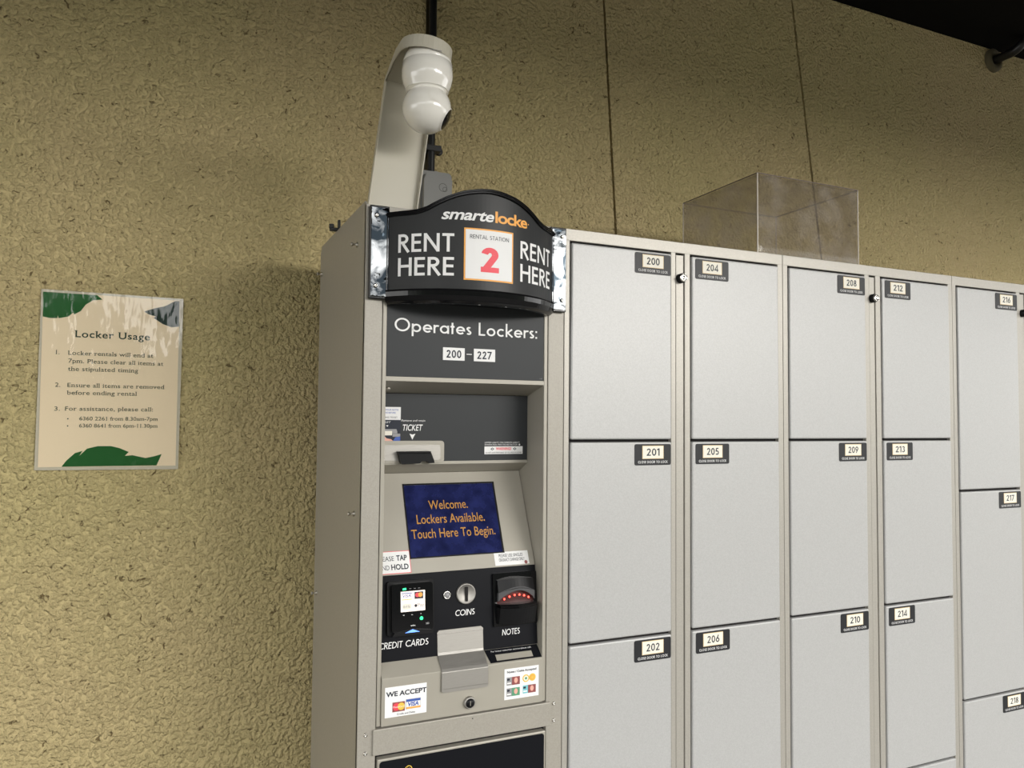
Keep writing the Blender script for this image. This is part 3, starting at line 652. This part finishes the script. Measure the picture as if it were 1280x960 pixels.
text(b, P, 'MasterCard', -.3855, -.3640, .8430, .0032, m_white, .0016)
quad(b, P, -.3600, -.3300, .8370, .8560, m_grey_print, .0008); quad(b, P, -.3595, -.3305, .8375, .8555, m_white, .0010); quad(b, P, -.3595, -.3305, .8510, .8555, m_blue, .0012); quad(b, P, -.3595, -.3305, .8375, .8410, m_orange, .0012)
text(b, P, 'VISA', -.3560, -.3340, .8425, .0075, m_blue, .0014, bold=.03, shear=.15)
text(b, P, 'Credit and Debit', -.3780, -.3410, .8285, .0034, m_ink, .0009, bold=.01)
b.build('we_accept_sticker', fp)
b = MB(); quad(b, P, -.1500, -.0710, .8250, .8880, m_white, .0005)
text(b, P, 'Notes / Coins Accepted', -.1440, -.0770, .8790, .0045, m_ink, .0009, bold=.02)
for (xa, za, c1, c2) in ((-.1450, .8540, m_maroon, m_grey_print), (-.1450, .8315, m_green, m_grey_print), (-.1080, .8330, m_maroon, m_teal)):
    quad(b, P, xa, xa+.030, za, za+.0165, c2, .0009); quad(b, P, xa+.012, xa+.030, za, za+.0165, c1, .0011); poly(b, P, circ(xa+.021, za+.009, .0042, 12, .0058), m_skin, .0013); quad(b, P, xa+.001, xa+.007, za+.010, za+.014, m_ink, .0012); quad(b, P, xa+.001, xa+.010, za+.003, za+.006, m_white, .0012)
for xa, za, mm in ((-.1010, .8640, m_gold), (-.0860, .8645, m_gold)):
    poly(b, P, circ(xa, za, .0078), mm, .0009); poly(b, P, circ(xa, za, .0056), m_cream if xa < -.09 else m_orange, .0012); poly(b, P, circ(xa, za, .0028, 8), m_green if xa < -.09 else m_gold, .0014)
b.build('notes_and_coins_sticker', fp)
b = MB(); b.lathe([(.0125, 0), (.0125, .004), (.0105, .0075), (.0095, .0070)], (-.2275, -.0035, .8320), (0, -1, 0), m_steel, 28)
b.lathe([(.0095, 0), (.0092, .0078), (0, .0082)], (-.2275, -.0035, .8320), (0, -1, 0), m_black, 24); b.box(-.2283, -.2267, -.0122, -.0110, .8275, .8365, m_zinc); b.build('key_lock', fp)
# coin tray: bent steel sheet following panel, shelf and front
b = MB(); cx0, cx1 = -.2880, -.1895
prof = [(PB(0, .9650, .0022)[1], .9660), (PB(0, .930, .0022)[1], .930), (PS(0, .9225, .003)[1], .9255), (-.0030, .9045), (-.0078, .8990), (-.0078, .8655)]
V = []; n = len(prof)
def tray_x(i): return (0, 0) if i else (.004, -.004)
for i, (y, z) in enumerate(prof): V += [(cx0, y, z), (cx1+.002, y, z), (cx1+.002, y+.002, z-.001), (cx0, y+.002, z-.001)]
F = [(4*k+j, 4*k+(j+1) % 4, 4*k+4+(j+1) % 4, 4*k+4+j) for k in range(n-1) for j in range(4)]+[(0, 1, 2, 3), (4*n-1, 4*n-2, 4*n-3, 4*n-4)]
b.add(V, F, m_steel)
ty, tz = prof[0]; P = lambda x, z, d: (x, ty+.002-d+(z-.9660)*.0899, z)
b.prism([(cx0, .9660), (cx1+.002, .9660), (cx1+.002, .9700), (cx1-.0025, .9740), (cx0+.004, .9740), (cx0, .9700)], P, 0, .002, m_steel)
P = P_face(-.0058); b.prism([(cx0, .8656), (cx0, .8625), (cx0+.004, .8590), (cx1-.002, .8590), (cx1+.002, .8625), (cx1+.002, .8656)], P, 0, .002, m_steel)
ct = b.build('coin_tray', t)
mod = ct.modifiers.new('bevel', 'BEVEL'); mod.width = .0008; mod.segments = 2
# rail, rivets, lower black door
b = MB(); b.bbox(-.4245, -.0420, -.005, .012, .7575, .8065, m_kiosk, .0015); ra = b.build('cross_rail', t)
b = MB(); b.lathe([(.0012, 0), (.0012, .0006), (0, .0007)], (-.2200, -.005, .7990), (0, -1, 0), m_black, 8); b.build('pin_hole', ra)
for x, z in ((-.438, .798), (-.438, .763), (-.033, .801), (-.033, .766)):
    q = MB(); q.lathe([(.0042, 0), (.0042, .0008), (.0030, .0022), (.0016, .0026), (.0012, .0016), (0, .0016)], (x, 0, z), (0, -1, 0), m_screw, 14); q.build('rivet', t)
b = MB(); b.box(-.418, -.052, .0125, .0135, .0, .758, m_gap); b.build('door_recess', t)
b = MB(); b.bbox(-.4150, -.0540, -.0045, .012, .060, .7490, m_liner, .0022); ld = b.build('lower_door', t)
b = MB(); P = P_face(-.0044); b.prism(rrect(-.4110, -.0580, .066, .7445, .006), P, 0, .0008, m_dark)
b.build('door_film', ld)
b = MB(); b.add([], [], m_gold)
for i in range(20):
    a0, a1 = 2*pi*i/20, 2*pi*(i+1)/20; c = (-.3530, .7215)
    b.add([P(c[0]+r*cos(a), c[1]+r*sin(a), .0012) for r, a in ((.0060, a0), (.0060, a1), (.0075, a1), (.0075, a0))], [(0, 1, 2, 3)], m_gold)
text(b, P, 'X', c[0]-.0030, c[0]+.0030, c[1]-.0032, .0064, m_gold, .0012); b.build('round_emblem', ld)

# ---- marquee (curved sign)
CH = -.2315; SAG = .0893; Y0 = -.0059; HC = .1805; RA = (HC*HC+SAG*SAG)/(2*SAG)
def PA(a, z, d=0): r = RA+d; return (CH+r*sin(a/RA), Y0-SAG+RA-r*cos(a/RA), z)
AE = RA*math.asin(HC/RA); PA_ref[0] = PA
ZT = [(0, 1.8585), (.02, 1.8570), (.045, 1.8525), (.066, 1.8465), (.087, 1.8375), (.104, 1.8290), (.122, 1.8190), (.14, 1.8135), (.16, 1.8122), (.3, 1.8120)]
def zt(a, lift=0.):
    a = abs(a)
    for (p, q), (r, t_) in zip(ZT, ZT[1:]):
        if a <= r: return q+(t_-q)*(a-p)/(r-p)+lift
sg = MB(); n = 48; d = .004
V = []
for k in range(n+1):
    a = -AE+2*AE*k/n
    f = PA(a, 0, d-.003); bx, by = f[0], -.001
    if by < f[1]+.004: by = f[1]+.004
    V += [(f[0], f[1], 1.6385), (f[0], f[1], zt(a)), (bx, by, zt(a)-.002), (bx, by, 1.6385)]
F = [(4*k+j, 4*k+(j+1) % 4, 4*k+4+(j+1) % 4, 4*k+4+j) for k in range(n) for j in range(4)]+[(0, 1, 2, 3), (4*n+3, 4*n+2, 4*n+1, 4*n)]
sg.add(V, F, m_gloss); sign = sg.build('sign_housing', t)
def band(mb, lo, hi, d0, d1, m, a0=-AE, a1=AE, n=48):
    V = []
    for k in range(n+1):
        a = a0+(a1-a0)*k/n; V += [PA(a, lo(a), d0), PA(a, lo(a), d1), PA(a, hi(a), d1), PA(a, hi(a), d0)]
    mb.add(V, [(4*k+j, 4*k+(j+1) % 4, 4*k+4+(j+1) % 4, 4*k+4+j) for k in range(n) for j in range(4)]+[(0, 1, 2, 3), (4*n+3, 4*n+2, 4*n+1, 4*n)], m)
b = MB(); inner_t = lambda a: zt(a)-.0105; band(b, lambda a: 1.6560, inner_t, .0035, .0050, m_signface, -AE+.006, AE-.006); b.build('sign_face', sign)
b = MB()
band(b, lambda a: zt(a)-.0100, lambda a: zt(a)-.0015, .003, .010, m_gloss); band(b, lambda a: zt(a)-.0070, lambda a: zt(a)-.0045, .009, .0115, m_gloss)
V = []                            # lower rim curls under
LP = [(1.6290, -.010), (1.6295, -.002), (1.6345, .0050), (1.6440, .0090), (1.6530, .0100), (1.6565, .0085), (1.6570, .003), (1.640, -.004)]
for k in range(49):
    a = -AE+2*AE*k/48; V += [PA(a, z, d_) for z, d_ in LP]
b.add(V, [(8*k+j, 8*k+(j+1) % 8, 8*k+8+(j+1) % 8, 8*k+8+j) for k in range(48) for j in range(8)]+[tuple(range(8)), tuple(range(8*49-1, 8*48-1, -1))], m_gloss)
band(b, lambda a: 1.6548, lambda a: 1.6566, .0085, .0105, m_gloss)
for s_ in (-1, 1): band(b, lambda a: 1.6550, lambda a: zt(a)-.0100, .003, .009, m_gloss, min(s_*AE, s_*(AE-.006)), max(s_*AE, s_*(AE-.006)), 2)
bz = b.build('sign_bezel', sign); mo = bz.modifiers.new('bevel', 'BEVEL'); mo.width = .0012; mo.segments = 2; mo.limit_method = 'ANGLE'
b = MB(); D = .0056
for x0, x1 in ((-.1800, -.0700), (.0700, .1800)):
    geo(b, PA, 'RENT', x0, x1, 1.7290, .0360, m_white, D, w_=.15, gap=.13); geo(b, PA, 'HERE', x0, x1, 1.6825, .0360, m_white, D, w_=.15, gap=.13)
quad(b, PA, -.0514, .0514, 1.6753, 1.7777, m_orange, D, 10); quad(b, PA, -.0484, .0484, 1.6783, 1.7747, m_white, D+.0003, 10)
geo(b, PA, 'RENTAL STATION', -.0400, .0405, 1.7570, .0080, m_ink, D+.0006, w_=.11, gap=.15)
geo(b, PA, '2', -.0185, .0190, 1.6925, .0490, m_red, D+.0006, w_=.21)
text(b, PA, 'smarte', -.0950, .0080, 1.7930, .0205, m_white, D, shear=.28, bold=.022, space=.95)
text(b, PA, 'locke', .0105, .0880, 1.7930, .0215, m_orange, D, bold=.022, space=.9)
poly(b, PA, circ(.0915, 1.8020, .0014, 8), m_orange, D); b.build('sign_lettering', sign)
for x0, x1 in ((-.4470, -.4120), (-.0510, -.0170)):
    b = MB(); b.bbox(x0-.002, x1+.002, -.012, 0, 1.6390, 1.8240, m_gloss, .002); po_ = b.build('end_bracket', t)
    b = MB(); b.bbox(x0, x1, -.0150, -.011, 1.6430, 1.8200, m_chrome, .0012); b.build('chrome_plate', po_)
    xc = x0+.010 if x0 < -.2 else x1-.010
    for z in (1.8030, 1.6640):
        q = MB(); q.lathe([(.0045, 0), (.0045, .0012), (.0034, .0032), (.0018, .0040), (.0012, .0028), (0, .0028)], (xc, -.015, z), (0, -1, 0), m_screw, 16); q.build('screw', po_)

# ------------------------------------------------------------------ camera bracket and dome camera on top of the kiosk
def TB(x, y, z):                    # bracket leans to the right
    a = radians(6.9); dx, dz = x+.367, z-1.83
    return (-.375+dx*cos(a)+dz*sin(a), y, 1.83+dz*cos(a)-dx*sin(a))
br = thing('camera_bracket', (-.367, .12, 1.827), 'cream L-shaped steel bracket leaning on top of the kiosk', 'bracket')
w2 = .0535; TH = .002; cx = -.367
b = MB()
b.add([TB(cx+sx*w2, .12+dy, z) for z in (1.8285, 2.135) for sx, dy in ((-1, 0), (1, 0), (1, TH), (-1, TH))], [(0, 1, 5, 4), (1, 2, 6, 5), (2, 3, 7, 6), (3, 0, 4, 7), (0, 3, 2, 1), (4, 5, 6, 7)], m_bracket)
b.build('upright_plate', br)
b = MB(); TZ = 2.168; YF = .050; YC = .005
def strip(pts0, pts1, m):
    V = [TB(*p) for p in pts0]+[TB(*p) for p in pts1]; n = len(pts0); b.add(V, [(i, i+1, n+i+1, n+i) for i in range(n-1)], m)
outl = [(cx-w2, .12, 2.135), (cx-w2, YF, TZ)]+[(cx-w2*cos(pi*k/16), YC-w2*sin(pi*k/16), TZ) for k in range(17)]+[(cx+w2, YF, TZ), (cx+w2, .12, 2.135)]
b.add([TB(*p) for p in (outl[0], outl[1], outl[-2], outl[-1])], [(0, 1, 2, 3)], m_bracket)
top = outl[1:-1]; b.add([TB(*p) for p in top], [tuple(range(len(top)))], m_bracket)
b.add([TB(x, y, z+.002) for x, y, z in top], [tuple(range(len(top)))], m_bracket)
strip([(x, y, z+.002) for x, y, z in outl], [(x, y, z-.024 if z > 2.15 else z-.01) for x, y, z in outl], m_bracket)
IN = .0018
inn = [(cx+(x-cx)*(1-IN/w2), YC+(y-YC)*(1-IN/w2) if y < YC else y, z) for x, y, z in outl]
strip([(x, y, z) for x, y, z in inn], [(x, y, z-.024 if z > 2.15 else z-.01) for x, y, z in inn], m_bracket)
o_ = b.build('top_arm', br, recalc=False)
b = MB()
for s_ in (-1, 1):
    x = cx+s_*w2
    b.add([TB(*p) for p in ((x, .12, 1.8285), (x, .106, 1.8285), (x, .100, 2.118), (x, .12, 2.137))]+[TB(*p) for p in ((x-s_*.0018, .12, 1.8285), (x-s_*.0018, .106, 1.8285), (x-s_*.0018, .100, 2.118), (x-s_*.0018, .12, 2.137))],
          [(0, 1, 2, 3), (7, 6, 5, 4), (0, 4, 5, 1), (1, 5, 6, 2), (2, 6, 7, 3), (3, 7, 4, 0)], m_bracket)
b.build('side_flange', br)
cc = Vector((-.3320, .004, 0))
cm = thing('security_camera', (cc.x, cc.y, 2.16), 'white two-lobed security camera hanging under the cream bracket', 'camera')
b = MB(); b.lathe([(.0380, 2.1640), (.0430, 2.155), (.0480, 2.142), (.0502, 2.134), (.0490, 2.1325), (.0512, 2.131), (.0525, 2.112), (.0515, 2.100), (.0485, 2.088), (.0450, 2.080), (.0440, 2.076)], (cc.x, cc.y, 0), (0, 0, 1), m_camwhite, 48)
b.build('mount_dome', cm)
b = MB(); zc = 2.040; R_ = .0500
b.lathe([(.0430, 2.0765)]+[(R_*sin(radians(a)), zc+R_*cos(radians(a))) for a in range(48, 181, 6)], (cc.x, cc.y, 0), (0, 0, 1), m_camwhite, 48)
hd = b.build('camera_head', cm)
def patch(name, dirv, ang0, ang1, m, lift=.0006):
    q = MB(); dv = Vector(dirv).normalized(); e1 = dv.orthogonal().normalized(); e2 = dv.cross(e1); c = Vector((cc.x, cc.y, zc)); V = []; N = 28; rr = R_+lift
    for an in (ang0, (ang0+ang1)/2, ang1):
        for k in range(N):
            a = 2*pi*k/N; V.append(c+(dv*cos(radians(an))+(e1*cos(a)+e2*sin(a))*sin(radians(an)))*rr)
    F = [(i*N+k, i*N+(k+1) % N, (i+1)*N+(k+1) % N, (i+1)*N+k) for i in range(2) for k in range(N)]
    if ang0 < 1: pass
    q.add(V, F, m, True); q.build(name, hd)
patch('lens_window', (.84, -.36, -.50), .5, 26, m_gloss)
patch('lens_ring', (.84, -.36, -.50), 26, 28.5, m_camwhite, .0014)
patch('seam_ring', (.12, -.95, .32), 19, 20.5, m_camwhite, .0012)
b = MB(); Pc = lambda x, z, d: (cc.x+(.0512+d)*sin(x/.0512-.18), cc.y-(.0512+d)*cos(x/.0512-.18), z)
text(b, Pc, 'eseell', .002, .0230, 2.1395, .0035, m_grey_print, .0008, slope=.02); b.build('lettering', cm)

# ------------------------------------------------------------------ wall fittings
cn = thing('cable_conduit', (-.130, .60, 2.12), 'black vertical cable conduit on the wall behind the camera', 'pipe')
b = MB(); b.tube([(-.1305, .604, 2.085), (-.1305, .604, 2.5), (-.1290, .604, 3.002)], .0115, m_conduit); b.build('tube', cn)
b = MB(); b.bbox(-.1530, -.1030, .590, .6195, 2.172, 2.190, m_conduit, .002)
for x in (-.1530, -.1030): b.lathe([(.012, 0), (.012, .0035), (.010, .005)], (x, .618, 2.181), (0, -1, 0), m_conduit, 18)
sd = b.build('saddle_clamp', cn)
for x in (-.1530, -.1030): q = MB(); q.lathe([(.005, 0), (.0045, .003), (0, .0035)], (x, .6135, 2.181), (0, -1, 0), m_screw, 12); q.build('screw', sd)
sk = thing('weatherproof_socket', (-.115, .60, 2.04), 'grey weatherproof socket box below the conduit, behind the sign', 'socket')
b = MB(); P = P_face(.6195)
b.prism(rrect(-.1650, -.0720, 1.985, 2.1120, .012, 5), P, 0, .030, m_socket); b.build('housing', sk)
b = MB(); b.prism([(-.1600, 1.990), (-.0780, 1.990), (-.0760, 2.085), (-.0900, 2.1000), (-.1250, 2.1080), (-.1520, 2.1000), (-.1600, 2.080)], P, .030, .048, m_socket)
ld_ = b.build('hinged_lid', sk); mo = ld_.modifiers.new('bevel', 'BEVEL'); mo.width = .005; mo.segments = 3; mo.limit_method = 'ANGLE'
b = MB()
for c, r in (((-.104, 2.063), .012), ((-.098, 2.058), .007)):
    for i in range(18):
        a0, a1 = 2*pi*i/18, 2*pi*(i+1)/18
        b.add([P(c[0]+rr*cos(a), c[1]+rr*sin(a), .0484) for rr, a in ((r-.0012, a0), (r-.0012, a1), (r, a1), (r, a0))], [(0, 1, 2, 3)], m_conduit)
b.build('lid_marking', ld_)
cl = thing('cable_clip', (-.454, .299, 1.843), 'small black cable clip at the back top edge of the kiosk', 'clip')
b = MB(); b.bbox(-.470, -.446, .292, .306, 1.8385, 1.8460, m_conduit, .002); b.lathe([(.006, -.004), (.006, .006)], (-.466, .299, 1.848), (0, 0, 1), m_conduit, 10)
b.bbox(-.452, -.446, .294, .304, 1.845, 1.866, m_conduit, .002); b.build('body', cl)
pf = thing('bent_drain_pipe', (2.37, .60, 2.95), 'dark bent pipe with wall flange under the ceiling at top right', 'pipe')
b = MB(); b.lathe([(.050, 0), (.050, .010), (.040, .018), (.028, .020), (.028, .012), (0, .012)], (2.370, .6195, 2.950), (0, -1, 0), m_joint, 28); b.build('wall_flange', pf)
b = MB(); b.tube([(2.370, .612, 2.950)]+[(2.370+.02*(1-cos(radians(a))), .545-.055*sin(radians(a)), 3.005-.055*cos(radians(a))) for a in range(0, 91, 10)], .018, m_conduit); b.build('pipe_bend', pf)

# ------------------------------------------------------------------ clear acrylic box on the lockers
ab = thing('acrylic_box', (.73, .2, 1.8285), 'empty clear acrylic box lying on top of the lockers', 'box')
BX0, BX1, BY0, BY1, BZ0, BZ1 = .5700, .9240, .045, .358, 1.8285, 2.0460; T_ = .004
def pane(x0, x1, y0, y1, z0, z1):
    q = MB(); q.box(x0, x1, y0, y1, z0, z1, m_acr); q.build('pane', ab)
pane(BX0, BX1, BY0, BY0+T_, BZ0, BZ1-T_); pane(BX0, BX1, BY1-T_, BY1, BZ0, BZ1-T_)
pane(BX0, BX0+T_, BY0+T_, BY1-T_, BZ0, BZ1-T_); pane(BX1-T_, BX1, BY0+T_, BY1-T_, BZ0, BZ1-T_); pane(BX0, BX1, BY0, BY1, BZ1-T_+.0002, BZ1)
e = MB(); r_ = .0011
for x in (BX0, BX1):
    for y in (BY0, BY1): e.box(x-r_, x+r_, y-r_, y+r_, BZ0, BZ1, m_edge)
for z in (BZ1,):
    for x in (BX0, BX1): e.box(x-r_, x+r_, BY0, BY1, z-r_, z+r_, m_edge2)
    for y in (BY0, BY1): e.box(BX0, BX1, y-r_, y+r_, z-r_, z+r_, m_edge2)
e.build('polished_edge', ab)

# ------------------------------------------------------------------ laminated notice on the left wall
ps = thing('laminated_notice', (-.928, .612, 1.487), 'laminated Locker Usage notice with green leaves on the left wall', 'sign')
P = P_face(.614)
b = MB(); b.prism([(-1.0765, 1.2830), (-.7815, 1.2820), (-.7825, 1.6960), (-1.0785, 1.6970)], P, 0, .0006, m_paper); b.build('paper', ps)
b = MB(); P = P_face(.6130); K = m_postink
text(b, P, 'Locker Usage', -1.0090, -.8480, 1.5925, .0160, K, .0004, serif=True, bold=.012, space=1.1); b.build('notice_title', ps)
L7 = [('1.', -1.0478, -1.0408, 1.5500), ('Locker rentals will end at', -1.0224, -.8391, 1.5495), ('7pm. Please clear all items at', -1.0218, -.8161, 1.5305), ('the stipulated timing', -1.0221, -.8719, 1.5115),
      ('2.', -1.0473, -1.0367, 1.4725), ('Ensure all items are removed', -1.0219, -.8131, 1.4725), ('before ending rental', -1.0217, -.8741, 1.4545), ('3.', -1.0473, -1.0359, 1.4160), ('For assistance, please call:', -1.0251, -.8365, 1.4165)]
for i_, (s_, x0, x1, z) in enumerate(L7):
    if i_ in (0, 4, 7): b = MB()
    text(b, P, s_, x0, x1, z, .0098, K, .0004, serif=True, space=1.05)
    if i_ in (3, 6): b.build('notice_paragraph', ps)
for s_, z in (('6360 2261 from 8.30am-7pm', 1.3935), ('6360 8641 from 6pm-11.30pm', 1.3765)):
    text(b, P, s_, -.9948, -.8255, z, .0088, K, .0004, serif=True); poly(b, P, circ(-1.0188, z+.0035, .0016, 8), K, .0004)
b.build('notice_paragraph', ps)
leafs = {'TL': (m_leaf, [(-1.0787, 1.6967), (-.9660, 1.6965), (-.9544, 1.6865), (-.9737, 1.6836), (-.9895, 1.672), (-.9995, 1.6556), (-1.0137, 1.6463), (-1.0148, 1.6514), (-1.0249, 1.6409), (-1.0449, 1.6355), (-1.0473, 1.6421), (-1.0475, 1.6356), (-1.0626, 1.6349), (-1.0777, 1.6376)]),
 'TR': (m_leafdark, [(-.8622, 1.6635), (-.8405, 1.6725), (-.8162, 1.6795), (-.7925, 1.6945), (-.7830, 1.6950), (-.7825, 1.6304), (-.7999, 1.6277), (-.8199, 1.6347), (-.8409, 1.6486), (-.8361, 1.6527), (-.8523, 1.6571)]),
 'B': (m_leaf, [(-1.0286, 1.2835), (-1.019, 1.2979), (-1.0015, 1.3157), (-.9859, 1.3207), (-.9923, 1.3089), (-.9769, 1.3258), (-.9542, 1.3318), (-.9264, 1.3317), (-.9076, 1.3268), (-.887, 1.3171), (-.8953, 1.3077), (-.8787, 1.3091), (-.8498, 1.3019), (-.8306, 1.3059), (-.8137, 1.3111), (-.8242, 1.2845), (-.8250, 1.2833)])}
for k_, (mm, pts) in leafs.items():
    b = MB(); b.prism(pts, P, 0, .0002, mm); b.build('printed_leaf', ps)
b = MB(); b.prism([(-1.0840, 1.2760), (-.7755, 1.2730), (-.7740, 1.7010), (-1.0825, 1.7030)], P_face(.6122), 0, .0002, m_film); b.build('laminate_film', ps)
b = MB(); b.prism([(-1.0840, 1.2760), (-.7755, 1.2730), (-.7740, 1.7010), (-1.0825, 1.7030)], P_face(.6155), 0, .0004, mat('laminate_border', (.62, .57, .46), .4)); b.build('laminate_border', ps)

for o in COL.objects:
    if 'org' in o: del o['org']
